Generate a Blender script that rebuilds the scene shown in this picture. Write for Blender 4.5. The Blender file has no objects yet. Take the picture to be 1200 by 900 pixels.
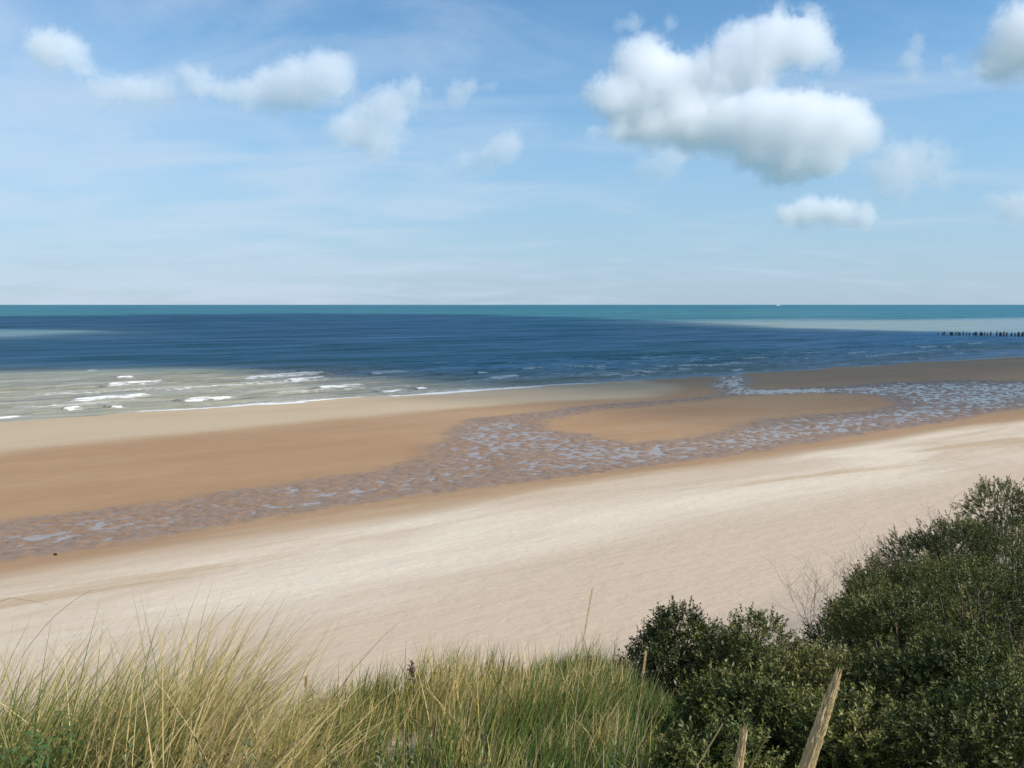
import bpy, bmesh, math, random
import numpy as np
from mathutils import Vector, Matrix

S = bpy.context.scene
C = S.collection
random.seed(5)
RNG = np.random.default_rng(11)

# ------------------------------------------------------------------ camera
CAMZ, F = 12.0, 1000.0
PITCH = math.atan(93 / 1000)
cam = bpy.data.objects.new('camera', bpy.data.cameras.new('camera'))
C.objects.link(cam)
S.camera = cam
cam.location = (0, 0, CAMZ)
cam.rotation_euler = (math.pi / 2 - PITCH, 0, 0)
cam.data.sensor_width = 36
cam.data.lens = 30
cam.data.clip_start = 0.05
cam.data.clip_end = 2e5

# ------------------------------------------------------------------ sky and sun
EL, AZ = math.radians(40), math.radians(110)       # azimuth clockwise from the view direction
SUN = Vector((math.sin(AZ) * math.cos(EL), math.cos(AZ) * math.cos(EL), math.sin(EL)))
sun = bpy.data.objects.new('sun', bpy.data.lights.new('sun', 'SUN'))
C.objects.link(sun)
sun.data.energy = 4.3
sun.data.angle = math.radians(0.5)
sun.data.color = (1, 0.95, 0.88)
sun.rotation_euler = SUN.to_track_quat('Z', 'Y').to_euler()

W = bpy.data.worlds.new('World')
S.world = W
W.use_nodes = True


class NT:
    """small helper to wire nodes"""
    def __init__(s, tree):
        s.t = tree

    def new(s, kind, **kw):
        n = s.t.nodes.new(kind)
        for k, v in kw.items():
            setattr(n, k, v)
        return n

    def put(s, sock, v):
        if isinstance(v, bpy.types.NodeSocket):
            s.t.links.new(v, sock)
        elif v is not None:
            if isinstance(v, tuple) and len(v) == 3 and sock.type == 'RGBA':
                v = v + (1,)
            sock.default_value = v

    def math(s, op, a, b=None, c=None, clamp=False):
        n = s.new('ShaderNodeMath', operation=op, use_clamp=clamp)
        for i, v in enumerate((a, b, c)):
            s.put(n.inputs[i], v)
        return n.outputs[0]

    def vmath(s, op, a, b=None):
        n = s.new('ShaderNodeVectorMath', operation=op)
        s.put(n.inputs[0], a)
        s.put(n.inputs[1], b)
        return n.outputs[0]

    def rng(s, x, a, b, c=0.0, d=1.0, smooth=True):
        n = s.new('ShaderNodeMapRange')
        if smooth:
            n.interpolation_type = 'SMOOTHSTEP'
        for i, v in enumerate((x, a, b, c, d)):
            s.put(n.inputs[i], v)
        return n.outputs[0]

    def noise(s, vec, scale, detail=4, rough=0.55, dist=0.0):
        n = s.new('ShaderNodeTexNoise')
        s.put(n.inputs['Vector'], vec)
        n.inputs['Scale'].default_value = scale
        n.inputs['Detail'].default_value = detail
        n.inputs['Roughness'].default_value = rough
        n.inputs['Distortion'].default_value = dist
        return n.outputs[0]

    def mapping(s, vec, scale=(1, 1, 1), rot=(0, 0, 0), loc=(0, 0, 0)):
        n = s.new('ShaderNodeMapping')
        s.put(n.inputs[0], vec)
        n.inputs['Location'].default_value = loc
        n.inputs['Rotation'].default_value = rot
        n.inputs['Scale'].default_value = scale
        return n.outputs[0]

    def mix(s, f, a, b):
        n = s.new('ShaderNodeMix', data_type='RGBA')
        s.put(n.inputs[0], f)
        s.put(n.inputs[6], a)
        s.put(n.inputs[7], b)
        return n.outputs[2]

    def attr(s, name):
        n = s.new('ShaderNodeAttribute')
        n.attribute_name = name
        return n

    def bump(s, h, dist, strength=1.0, normal=None):
        n = s.new('ShaderNodeBump')
        n.inputs['Strength'].default_value = strength
        n.inputs['Distance'].default_value = dist
        s.put(n.inputs['Height'], h)
        if normal is not None:
            s.put(n.inputs['Normal'], normal)
        return n.outputs[0]


w = NT(W.node_tree)
bg = W.node_tree.nodes['Background']
sky = w.new('ShaderNodeTexSky', sky_type='NISHITA', sun_disc=False)
sky.sun_elevation = EL
sky.sun_rotation = AZ
sky.altitude = 20
sky.air_density = 1.0
sky.dust_density = 0.25
sky.ozone_density = 4.0
# thin cirrus veil and sea haze: streaked noise on a flat ceiling far above
gen = w.new('ShaderNodeTexCoord').outputs['Generated']
sep = w.new('ShaderNodeSeparateXYZ')
w.put(sep.inputs[0], gen)
zz = w.math('ADD', w.math('MAXIMUM', sep.outputs[2], 0.0), 0.16)
pl = w.new('ShaderNodeCombineXYZ')
w.put(pl.inputs[0], w.math('DIVIDE', sep.outputs[0], zz))
w.put(pl.inputs[1], w.math('DIVIDE', sep.outputs[1], zz))
pv = w.mapping(pl.outputs[0], scale=(0.75, 1.3, 1), rot=(0, 0, math.radians(-24)))
n1 = w.noise(pv, 1.8, 8, 0.56, 0.7)
n2 = w.noise(w.mapping(pl.outputs[0], scale=(0.5, 0.5, 1), loc=(4.1, 1.7, 0)), 1.0, 2, 0.5)
west = w.rng(sep.outputs[0], 0.30, -0.50, 0.0, 0.24)
cir = w.rng(w.math('ADD', w.math('ADD', n1, west), w.math('MULTIPLY', w.math('SUBTRACT', n2, 0.5), 0.5)), 0.42, 0.95, 0.0, 0.62)
skyc = w.new('ShaderNodeHueSaturation')
skyc.inputs['Hue'].default_value = 0.492
skyc.inputs['Saturation'].default_value = 1.12
skyc.inputs['Value'].default_value = 1.36
w.put(skyc.inputs['Color'], sky.outputs[0])
band = w.rng(sep.outputs[2], 0.0, 0.30, 0.8, 0.0)
c1 = w.mix(band, skyc.outputs[0], (2.95, 4.45, 6.1))
c2 = w.mix(cir, c1, (5.3, 6.35, 7.6))
w.put(bg.inputs[0], c2)
bg.inputs[1].default_value = 0.09

S.view_settings.view_transform = 'Standard'
S.view_settings.look = 'None'
S.view_settings.exposure = 0.35
S.view_settings.gamma = 1.0
S.view_settings.use_curve_mapping = False
S.cycles.use_denoising = True
S.cycles.max_bounces = 16
S.cycles.diffuse_bounces = 4
S.cycles.glossy_bounces = 3
S.cycles.transmission_bounces = 4
S.cycles.volume_bounces = 11
S.cycles.volume_step_rate = 1.3
S.cycles.volume_max_steps = 400
S.cycles.transparent_max_bounces = 8

# ------------------------------------------------------------------ helpers
SH = math.radians(33)                     # the coast runs 33 degrees away to the right
CS, SN = math.cos(SH), math.sin(SH)


def to_uv(x, y):
    return x * CS + y * SN, -x * SN + y * CS


def to_xy(u, v):
    return u * CS - v * SN, u * SN + v * CS


def ray(px, py):
    x, y = (px - 600) / F, (450 - py) / F
    cp, sp = math.cos(PITCH), math.sin(PITCH)
    return Vector((x, cp + y * sp, -sp + y * cp))


PV = np.array([-6000, -30, -6, 0, 2, 4, 6, 8, 14, 16.5, 20, 30, 41, 46, 54, 62, 72, 84, 100.6, 110, 140, 400, 3000, 9000], float)
PZ = np.array([9, 10.6, 10.6, 10.4, 10.15, 9.6, 8.7, 7.3, 3.8, 3.25, 3.0, 2.2, 1.35, 1.0, 0.8, 0.75, 0.68, 0.42, 0.0, -0.2, -1.2, -9, -30, -60])
_fv = np.concatenate([np.arange(-40, 150, 0.1)])
_fz = np.interp(_fv, PV, PZ)
_k = np.hanning(23)
_k /= _k.sum()
_fzs = np.convolve(np.pad(_fz, 11, mode='edge'), _k, 'valid')


def base_z(v):
    v = np.asarray(v, float)
    z = np.interp(v, PV, PZ)
    ins = (v > -38) & (v < 148)
    return np.where(ins, np.interp(v, _fv, _fzs), z)


def lattice(ix, iy, seed):
    h = (ix.astype(np.int64) * 374761393 + iy.astype(np.int64) * 668265263 + seed * 1442695041) & 0x7fffffff
    h = ((h ^ (h >> 13)) * 1274126177) & 0x7fffffff
    return ((h ^ (h >> 16)) & 0xffff) / 65535.0


def vnoise(x, y, seed=0):
    x = np.asarray(x, float)
    y = np.asarray(y, float)
    ix, iy = np.floor(x), np.floor(y)
    fx, fy = x - ix, y - iy
    fx = fx * fx * (3 - 2 * fx)
    fy = fy * fy * (3 - 2 * fy)
    a = lattice(ix, iy, seed)
    b = lattice(ix + 1, iy, seed)
    c = lattice(ix, iy + 1, seed)
    d = lattice(ix + 1, iy + 1, seed)
    return (a * (1 - fx) + b * fx) * (1 - fy) + (c * (1 - fx) + d * fx) * fy


def fbm(x, y, seed=0, octs=4):
    t, amp, s = 0, 0.5, 0
    for k in range(octs):
        t = t + amp * vnoise(x * 2 ** k + 17 * k, y * 2 ** k - 9 * k, seed + k)
        s += amp
        amp *= 0.5
    return t / s


def sstep(x, a, b):
    t = np.clip((x - a) / (b - a), 0, 1)
    return t * t * (3 - 2 * t)


def dune_extra(x, y, v):
    """hollow behind the crest where the shrubs grow, hummocks on the dune"""
    d = np.sqrt(x * x + y * y)
    dune = 1 - sstep(v, 8, 14)
    hol = -0.95 * sstep(x - 0.06 * y, 0.25, 1.5) * sstep(d, 1.2, 2.6)
    hum = (fbm(x * 0.8, y * 0.8, 3, 4) - 0.5) * 0.18 * sstep(d, 0.5, 2.5)
    rise = 0.27 * (1 - sstep(x, -0.9, 0.9)) * sstep(v, 1.0, 3.2) * (1 - sstep(v, 5.2, 8.5))
    return (hol + hum + rise) * dune


def ground_z(x, y):
    x = np.asarray(x, float)
    y = np.asarray(y, float)
    u, v = to_uv(x, y)
    return base_z(v) + dune_extra(x, y, v)


def hit(px, py, z=None):
    """where the line of sight through a picture point meets the beach (or the level z)"""
    r = ray(px, py)
    if z is not None:
        t = (z - CAMZ) / r.z
        return Vector((0, 0, CAMZ)) + r * t
    t = 16.0
    for i in range(4000):
        p = Vector((0, 0, CAMZ)) + r * t
        u, v = to_uv(p.x, p.y)
        if p.z <= float(base_z(v)):
            return p
        t += 0.1
    return p


def poly_uv(pts, z=None):
    out = []
    for px, py in pts:
        p = hit(px, py, z)
        out.append(to_uv(p.x, p.y))
    return np.array(out)


def poly_sd(poly, u, v):
    """signed distance, positive inside"""
    d2 = np.full(u.shape, 1e18)
    ins = np.zeros(u.shape, bool)
    n = len(poly)
    for i in range(n):
        ax, ay = poly[i]
        bx, by = poly[(i + 1) % n]
        ex, ey = bx - ax, by - ay
        wx, wy = u - ax, v - ay
        t = np.clip((wx * ex + wy * ey) / (ex * ex + ey * ey + 1e-12), 0, 1)
        d2 = np.minimum(d2, (wx - ex * t) ** 2 + (wy - ey * t) ** 2)
        cond = (ay > v) != (by > v)
        xi = ax + (v - ay) * ex / (ey if abs(ey) > 1e-12 else 1e-12)
        ins ^= cond & (u < xi)
    d = np.sqrt(d2)
    return np.where(ins, d, -d)


def tag(o, label=None, cat=None, group=None, kind=None):
    for k, v in (('label', label), ('category', cat), ('group', group), ('kind', kind)):
        if v:
            o[k] = v
    return o


def mesh_obj(name, verts, faces, mat, parent=None, smooth=False, attrs=None, corner=None):
    """faces: (n,k) int array, all with k corners; corner: {name: (nverts,3) colours}"""
    me = bpy.data.meshes.new(name)
    verts = np.ascontiguousarray(verts, np.float32)
    faces = np.ascontiguousarray(faces, np.int32)
    n, k = faces.shape
    me.vertices.add(len(verts))
    me.vertices.foreach_set('co', verts.ravel())
    me.loops.add(n * k)
    me.loops.foreach_set('vertex_index', faces.ravel())
    me.polygons.add(n)
    me.polygons.foreach_set('loop_start', np.arange(0, n * k, k, dtype=np.int32))
    me.polygons.foreach_set('loop_total', np.full(n, k, np.int32))
    if smooth:
        me.polygons.foreach_set('use_smooth', np.ones(n, bool))
    me.update(calc_edges=True)
    for a, val in (attrs or {}).items():
        at = me.attributes.new(a, 'FLOAT', 'POINT')
        at.data.foreach_set('value', np.ascontiguousarray(val, np.float32).ravel())
    if mat:
        me.materials.append(mat)
    o = bpy.data.objects.new(name, me)
    C.objects.link(o)
    if parent:
        o.parent = parent
    return o


def empty(name, loc, rz=0):
    o = bpy.data.objects.new(name, None)
    o.empty_display_size = 0.1
    o.location = loc
    o.rotation_euler = (0, 0, rz)
    C.objects.link(o)
    return o


def material(name):
    m = bpy.data.materials.new(name)
    m.use_nodes = True
    n = NT(m.node_tree)
    b = m.node_tree.nodes['Principled BSDF']
    return m, n, b


def tube(pts, radii, sides=5):
    """tube along a polyline; returns verts, quads"""
    pts = [Vector(p) for p in pts]
    vs, fs = [], []
    ref = Vector((0.3, 0.9, 0.2)).normalized()
    for i, p in enumerate(pts):
        t = (pts[min(i + 1, len(pts) - 1)] - pts[max(i - 1, 0)]).normalized()
        a = t.cross(ref)
        if a.length < 1e-3:
            a = t.cross(Vector((1, 0, 0)))
        a.normalize()
        b = t.cross(a)
        for k in range(sides):
            an = 2 * math.pi * k / sides
            vs.append(p + (a * math.cos(an) + b * math.sin(an)) * radii[i])
    for i in range(len(pts) - 1):
        for k in range(sides):
            k2 = (k + 1) % sides
            fs.append((i * sides + k, i * sides + k2, (i + 1) * sides + k2, (i + 1) * sides + k))
    return vs, fs


class Soup:
    """collects quads (triangles repeat their last corner away) into one mesh"""
    def __init__(s):
        s.v, s.f, s.n, s.a = [], [], 0, []

    def add(s, verts, faces, val=0.0):
        verts = np.asarray([tuple(p) for p in verts], float) if not isinstance(verts, np.ndarray) else verts
        faces = np.asarray(faces, int)
        s.v.append(verts)
        s.f.append(faces + s.n)
        s.a.append(np.full(len(verts), val) if np.isscalar(val) else np.asarray(val, float))
        s.n += len(verts)

    def build(s, name, mat, parent=None, smooth=False, attr='tone'):
        return mesh_obj(name, np.concatenate(s.v), np.concatenate(s.f), mat, parent, smooth, {attr: np.concatenate(s.a)})


def grid_faces(nu, nv):
    i = np.arange(nu * nv).reshape(nv, nu)
    return np.stack([i[:-1, :-1], i[:-1, 1:], i[1:, 1:], i[1:, :-1]], -1).reshape(-1, 4)


# ------------------------------------------------------------------ materials of the setting
def sand_material():
    m, n, b = material('sand')
    oc = n.new('ShaderNodeTexCoord').outputs['Object']
    dry = n.attr('dry').outputs['Fac']
    rip = n.attr('ripple').outputs['Fac']
    pale = n.attr('pale').outputs['Fac']
    turf = n.attr('turf').outputs['Fac']
    # wind-blown streaks along the beach
    sv = n.mapping(oc, scale=(0.045, 0.15, 1), rot=(0, 0, math.radians(5)))
    st = n.noise(sv, 1.0, 5, 0.55, 0.8)
    st2 = n.noise(n.mapping(oc, scale=(0.03, 0.15, 1), loc=(3, 8, 0)), 1.0, 6, 0.62, 0.9)
    fine = n.noise(oc, 3.1, 8, 0.7)
    grain = n.noise(oc, 60, 3, 0.7)
    far = n.attr('apron').outputs['Fac']
    cdry = n.mix(n.math('MULTIPLY', n.rng(st, 0.34, 0.66), far), (0.50, 0.395, 0.29), (0.62, 0.535, 0.415))
    cdry = n.mix(n.math('MULTIPLY', n.rng(st2, 0.52, 0.66), far), cdry, (0.44, 0.33, 0.215))
    cdry = n.mix(n.rng(fine, 0.35, 0.75, 0, 0.22), cdry, (0.44, 0.345, 0.27))
    # damp bar
    db = n.noise(n.mapping(oc, scale=(0.04, 0.14, 1), loc=(7, 1, 0)), 1.0, 5, 0.55)
    cdamp = n.mix(n.rng(db, 0.3, 0.7), (0.325, 0.19, 0.09), (0.37, 0.235, 0.122))
    dm = n.noise(n.mapping(oc, scale=(0.5, 1.6, 1)), 1.0, 7, 0.7)
    cdamp = n.mix(n.rng(dm, 0.35, 0.75, 0.0, 0.35), cdamp, (0.25, 0.145, 0.075))
    cdamp = n.mix(n.math('MULTIPLY', pale, n.rng(db, 0.2, 0.6, 0.6, 1.0)), cdamp, (0.45, 0.345, 0.22))
    # waterlogged ripples
    cwet = n.mix(n.rng(fine, 0.35, 0.65), (0.185, 0.115, 0.07), (0.265, 0.17, 0.105))
    c = n.mix(rip, cdamp, cwet)
    c = n.mix(dry, c, cdry)
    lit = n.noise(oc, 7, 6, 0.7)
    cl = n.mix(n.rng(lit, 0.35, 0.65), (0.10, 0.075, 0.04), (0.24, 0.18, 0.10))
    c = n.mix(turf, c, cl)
    c = n.mix(n.rng(grain, 0.3, 0.7, 0.0, 0.12), c, (0.2, 0.15, 0.11))
    n.put(b.inputs['Base Color'], c)
    n.put(b.inputs['Roughness'], n.math('ADD', n.math('MULTIPLY', dry, 0.4), n.rng(rip, 0, 1, 0.6, 0.42)))
    n.put(b.inputs['Specular IOR Level'], n.rng(rip, 0, 1, 0.12, 0.2))
    foot = n.noise(oc, 1.5, 5, 0.62, 0.4)
    fst = n.noise(n.mapping(oc, scale=(0.5, 1.6, 1)), 1.0, 5, 0.6)
    h = n.math('ADD', n.math('MULTIPLY', foot, 0.6), n.math('MULTIPLY', fst, 0.7))
    n.put(b.inputs['Normal'], n.bump(n.math('MULTIPLY', h, n.math('ADD', n.math('MULTIPLY', dry, 0.8), 0.2)), 0.12, 0.7))
    return m


def pool_material():
    m, n, b = material('pool_water')
    oc = n.new('ShaderNodeTexCoord').outputs['Object']
    n.put(b.inputs['Base Color'], n.mix(n.noise(oc, 0.3, 3), (0.24, 0.19, 0.165), (0.29, 0.235, 0.21)))
    b.inputs['Roughness'].default_value = 0.2
    b.inputs['IOR'].default_value = 1.33
    b.inputs['Specular IOR Level'].default_value = 0.28
    h = n.noise(n.mapping(oc, scale=(2.0, 3.5, 1)), 1.0, 4, 0.6)
    n.put(b.inputs['Normal'], n.bump(h, 0.05, 0.6))
    return m


def sea_material():
    m, n, b = material('sea_water')
    oc = n.new('ShaderNodeTexCoord').outputs['Object']
    foam = n.attr('foam').outputs['Fac']
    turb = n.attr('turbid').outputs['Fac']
    sunlit_bank = n.attr('sunlit_bank').outputs['Fac']
    big = n.noise(n.mapping(oc, scale=(0.004, 0.006, 1)), 1.0, 4, 0.55)
    c = n.mix(n.rng(big, 0.35, 0.65), (0.014, 0.10, 0.08), (0.025, 0.14, 0.10))
    c = n.mix(sunlit_bank, c, (0.23, 0.285, 0.22))  # paler sandbank water; sunlight between the cloud shadows is painted into this colour
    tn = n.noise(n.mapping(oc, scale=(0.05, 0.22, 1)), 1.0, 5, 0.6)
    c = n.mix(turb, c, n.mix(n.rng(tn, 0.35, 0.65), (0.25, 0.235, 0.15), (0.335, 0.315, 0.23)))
    fn = n.noise(n.mapping(oc, scale=(0.9, 1.8, 1)), 1.0, 8, 0.7)
    fm = n.rng(n.math('ADD', foam, n.math('MULTIPLY', n.math('SUBTRACT', fn, 0.5), 1.3)), 0.30, 0.78)
    fleck = n.noise(n.mapping(oc, scale=(0.18, 0.9, 1)), 1.0, 8, 0.75)
    fm2 = n.math('MULTIPLY', n.rng(fleck, 0.56, 0.66), n.attr('chop').outputs['Fac'])
    fm = n.math('MAXIMUM', fm, n.math('MULTIPLY', fm2, 0.7))
    c = n.mix(fm, c, (0.78, 0.78, 0.76))
    h1 = n.noise(n.mapping(oc, scale=(0.10, 0.30, 1), rot=(0, 0, 0.25)), 1.0, 7, 0.62, 0.3)
    h2 = n.noise(n.mapping(oc, scale=(0.012, 0.05, 1), rot=(0, 0, 0.12)), 1.0, 5, 0.6, 0.3)
    nb = n.bump(h1, 1.3, 1.0)
    nb = n.bump(h2, 5.0, 0.9, nb)
    df = n.new('ShaderNodeBsdfDiffuse')
    n.put(df.inputs['Color'], c)
    n.put(df.inputs['Normal'], nb)
    gl = n.new('ShaderNodeBsdfGlossy')
    gl.inputs['Color'].default_value = (0.50, 0.69, 1.0, 1)  # blue tint paints in the higher, bluer sky that wave slopes would reflect
    gl.inputs['Roughness'].default_value = 0.28
    n.put(gl.inputs['Normal'], nb)
    fr = n.new('ShaderNodeFresnel')
    fr.inputs['IOR'].default_value = 1.333
    n.put(fr.inputs['Normal'], nb)
    w1 = n.noise(n.mapping(oc, scale=(0.02, 0.11, 1), rot=(0, 0, 0.1)), 1.0, 8, 0.68, 0.5)
    w2 = n.noise(n.mapping(oc, scale=(0.0035, 0.02, 1), rot=(0, 0, -0.05)), 1.0, 6, 0.65, 0.5)
    pat = n.math('ADD', n.rng(w1, 0.3, 0.7, 0.55, 1.45), n.rng(w2, 0.3, 0.7, -0.25, 0.25))
    fac = n.math('MULTIPLY', n.math('MULTIPLY', pat, n.math('MINIMUM', fr.outputs[0], n.rng(turb, 0, 1, 0.36, 0.18))), n.math('SUBTRACT', 1.0, fm))
    mx = n.new('ShaderNodeMixShader')
    n.put(mx.inputs[0], fac)
    m.node_tree.links.new(df.outputs[0], mx.inputs[1])
    m.node_tree.links.new(gl.outputs[0], mx.inputs[2])
    m.node_tree.links.new(mx.outputs[0], m.node_tree.nodes['Material Output'].inputs[0])
    m.node_tree.nodes.remove(b)
    return m


M_SAND, M_POOL, M_SEA = sand_material(), pool_material(), sea_material()

# ------------------------------------------------------------------ ground: dune, beach, sea bed
def axis(fine, lo, hi):
    out = list(fine)
    d = fine[-1] - fine[-2]
    while out[-1] < hi:
        d = d * 1.35
        out.append(out[-1] + d)
    d = fine[1] - fine[0]
    front = []
    x = fine[0]
    while x > lo:
        d = d * 1.35
        x -= d
        front.append(x)
    return np.array(front[::-1] + out)


WET = [(-160, 706), (0, 664), (100, 647), (200, 630), (300, 613), (400, 598), (500, 583), (600, 569), (700, 556), (800, 544), (900, 530),
       (1000, 513), (1100, 497), (1200, 481), (1320, 462), (1320, 440), (1200, 446), (1130, 446), (1040, 448), (960, 453), (900, 456), (872, 452),
       (884, 445.5), (862, 441), (846, 444), (838, 452), (850, 459), (815, 466), (760, 470), (700, 474), (640, 482), (560, 490), (520, 505),
       (495, 528), (450, 547), (400, 558), (330, 567), (270, 577), (200, 588), (100, 601), (0, 613), (-160, 635)]
ISLAND = [(645, 492), (700, 481), (770, 475), (835, 469), (880, 464), (960, 461), (1030, 465), (1048, 473), (1020, 482), (935, 487), (890, 491),
          (855, 501), (800, 513), (740, 519), (690, 513), (655, 503)]
RICH = [(1320, 442), (1200, 448), (1050, 450), (960, 454), (890, 457), (872, 452), (884, 445.5), (862, 441), (846, 444), (838, 452), (850, 460), (880, 463), (1040, 463),
        (1055, 474), (1020, 485), (900, 492), (830, 510), (750, 521), (690, 515), (640, 492), (560, 491), (522, 506), (540, 522), (600, 535), (680, 545), (780, 540),
        (900, 522), (1000, 502), (1100, 487), (1200, 470), (1320, 455)]
RICH2 = [(-160, 640), (0, 616), (120, 601), (270, 582), (400, 563), (470, 548), (520, 560), (440, 578), (300, 598), (150, 622), (0, 645), (-160, 670)]
RIV = [(872, 455), (886, 446), (866, 438), (842, 441), (832, 453), (850, 462), (900, 462), (960, 460), (960, 455), (900, 457)]
P_RIV = poly_uv(RIV)
P_WET, P_ISL, P_RICH, P_RICH2 = poly_uv(WET), poly_uv(ISLAND), poly_uv(RICH), poly_uv(RICH2)

ua = axis(np.arange(-24, 160, 0.21), -6000, 6000)
va = axis(np.concatenate([np.arange(-4, 12, 0.16), np.arange(12, 36, 0.5), np.arange(36, 84, 0.17), np.arange(84, 104, 0.4)]), -6000, 8000)
U, V = np.meshgrid(ua, va)
X, Y = to_xy(U, V)
wu = (fbm(U * 0.22, V * 0.5, 21) - 0.5)
wv = (fbm(U * 0.16, V * 0.4, 31) - 0.5)
fine_n = (fbm(U * 1.1, V * 1.6, 41) - 0.5)
near = (U > -30) & (U < 175) & (V > 30) & (V < 112)
sdw = np.full(U.shape, -50.0)
sdr = np.full(U.shape, -50.0)
Uw, Vw = U + wu * 5, V + wv * 2.6 + fine_n * 0.8
sdw[near] = np.minimum(poly_sd(P_WET, Uw[near], Vw[near]), -poly_sd(P_ISL, Uw[near], Vw[near]))
sdr[near] = np.maximum(poly_sd(P_RICH, Uw[near], Vw[near]), poly_sd(P_RICH2, Uw[near], Vw[near]) - 2.5)
wet = sstep(sdw, -0.7, 1.3)
rich = sstep(sdr, -6, 6)
rip = fbm(U * 2.0 + 2 * wu, V * 2.6, 51, 2) * 0.84 + fbm(U * 0.25, V * 0.5, 61, 4) * 0.16
Z = base_z(V) + dune_extra(X, Y, V)
Z = Z + np.where((V > 15) & (V < 120), (fbm(U * 0.12, V * 0.3, 71, 3) - 0.5) * 0.10, 0)
# the runnel lies lower; its bed is rippled, and only hollows hold water
soft = sstep(sdw, -0.5, 4.5)
riv = np.zeros(U.shape)
riv[near] = sstep(poly_sd(P_RIV, U[near] + wu[near] * 2, V[near] + wv[near]), -1.5, 1.0)
level = 0.37 + 0.13 * rich + 0.05 * rich * sstep(U, 55, 85) + 0.16 * riv - 0.16 * (1 - soft)
Zr = (rip - level) * 0.30 * np.where(wet > 0.001, 1, 0)
wet = np.maximum(wet, riv)
Z = Z + np.where(wet > 0.001, Zr * wet, 0) + (1 - wet) * 0.035 * near
Zp = base_z(V) + np.where((V > 15) & (V < 120), (fbm(U * 0.12, V * 0.3, 71, 3) - 0.5) * 0.10, 0)
poolmask = near & (wet > 0.02)
# material zones
edge_dry = poly_uv([(-400, 770), (0, 668), (300, 617), (600, 573), (900, 534), (1200, 486), (1500, 440)])
o_ = np.argsort(edge_dry[:, 0])
vdry = np.interp(U, edge_dry[o_, 0], edge_dry[o_, 1])
dn = (fbm(U * 0.06, V * 0.35, 81, 4) - 0.5)
dry = 1 - sstep(V - vdry + dn * 4.5, -4.6, 0.2)
apron = sstep(V + (fbm(U * 0.08, V * 0.2, 91) - 0.5) * 10, 21, 29)
pale_poly = poly_uv([(-300, 590), (0, 530), (180, 512), (420, 490), (640, 471), (760, 466), (800, 452), (700, 440), (300, 464), (0, 482), (-300, 505)])
pale = np.zeros(U.shape)
pale[near] = sstep(poly_sd(pale_poly, Uw[near], Vw[near]), -2.5, 3.0)
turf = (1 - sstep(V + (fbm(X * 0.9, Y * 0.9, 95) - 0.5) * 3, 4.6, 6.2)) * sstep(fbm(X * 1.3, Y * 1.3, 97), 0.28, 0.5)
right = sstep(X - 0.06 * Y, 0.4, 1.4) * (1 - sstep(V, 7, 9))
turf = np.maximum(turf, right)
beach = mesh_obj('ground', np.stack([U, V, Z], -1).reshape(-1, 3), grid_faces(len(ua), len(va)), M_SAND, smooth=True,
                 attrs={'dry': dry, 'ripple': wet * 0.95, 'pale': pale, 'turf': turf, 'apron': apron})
beach.rotation_euler.z = SH
tag(beach, 'pale sandy beach and dune running along the sea', 'beach', kind='structure')

fq = grid_faces(len(ua), len(va))
keep = poolmask.ravel()[fq].all(1)
fq = fq[keep]
idx, inv = np.unique(fq, return_inverse=True)
pool = mesh_obj('tidal_pool', np.stack([U, V, Zp], -1).reshape(-1, 3)[idx], inv.reshape(-1, 4), M_POOL, smooth=True)
pool.rotation_euler.z = SH
tag(pool, 'shallow tidal pools lying between sand ripples', 'tidal pool', kind='structure')

# ------------------------------------------------------------------ sea
su = axis(np.arange(-45, 290, 0.45), -90000, 90000)
sv = axis(np.arange(95, 175, 0.3), 95, 90000)
SU, SV = np.meshgrid(su, sv)
nearsea = (SU > -60) & (SU < 310) & (SV < 190)
fade = sstep(SV, 100, 112) * (1 - sstep(SV, 150, 180)) * np.where(nearsea, 1, 0)
h = np.zeros(SU.shape)
for k, (wl, ang, amp) in enumerate([(9, 0.10, 0.06), (6.3, -0.16, 0.05), (4.1, 0.28, 0.035), (2.9, -0.05, 0.025), (13, 0.03, 0.06)]):
    ph = (SU * math.sin(ang) + SV * math.cos(ang) + (fbm(SU * 0.05, SV * 0.07, 100 + k) - 0.5) * wl * 2) * 2 * math.pi / wl
    h += amp * (np.sin(ph) + 0.3 * np.sin(2 * ph + 1)) * (0.4 + 1.2 * vnoise(SU * 0.04, SV * 0.08, 120 + k))
foam = np.zeros(SU.shape)
BREAK = [(-40, 493, 33, 487, .30), (78, 471.5, 190, 463.5, .42), (120, 453.5, 206, 447, .45), (75, 481, 99, 478.5, .3), (128, 477.5, 142, 476, .2),
         (210, 471, 281, 465, .40), (276, 443.5, 405, 437.5, .45), (335, 447.5, 386, 443, .34), (368, 456, 434, 450.5, .42), (430, 438.5, 482, 435, .36),
         (444, 459, 478, 456.5, .3), (484, 455.5, 500, 454, .3), (571, 444, 613, 440.5, .42), (610, 433, 638, 430.5, .32), (560, 437.5, 573, 436.5, .24),
         (100, 434, 118, 433.2, .2), (135, 443, 160, 441.5, .22), (660, 430, 712, 429.5, .24), (740, 437, 768, 436, .22), (795, 434, 812, 432.5, .28),
         (820, 429, 872, 425, .22), (865, 421, 905, 419, .2), (940, 421, 950, 420, .25), (990, 414, 1020, 412, .2), (1075, 408, 1100, 405, .25),
         (1105, 407, 1112, 406, .25), (1010, 418, 1060, 414, .2), (1130, 404, 1160, 400, .2), (750, 420, 790, 418, .16), (700, 440, 735, 438, .2)]
_br = random.Random(4)
LONG = [(150, 459, 430, 441, .14), (250, 452, 540, 437, .14), (20, 464, 250, 451, .14), (300, 462, 520, 450, .14), (0, 478, 160, 469, .12), (520, 447, 760, 436, .12), (640, 442, 840, 433, .10)]
BREAK += LONG
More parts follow.
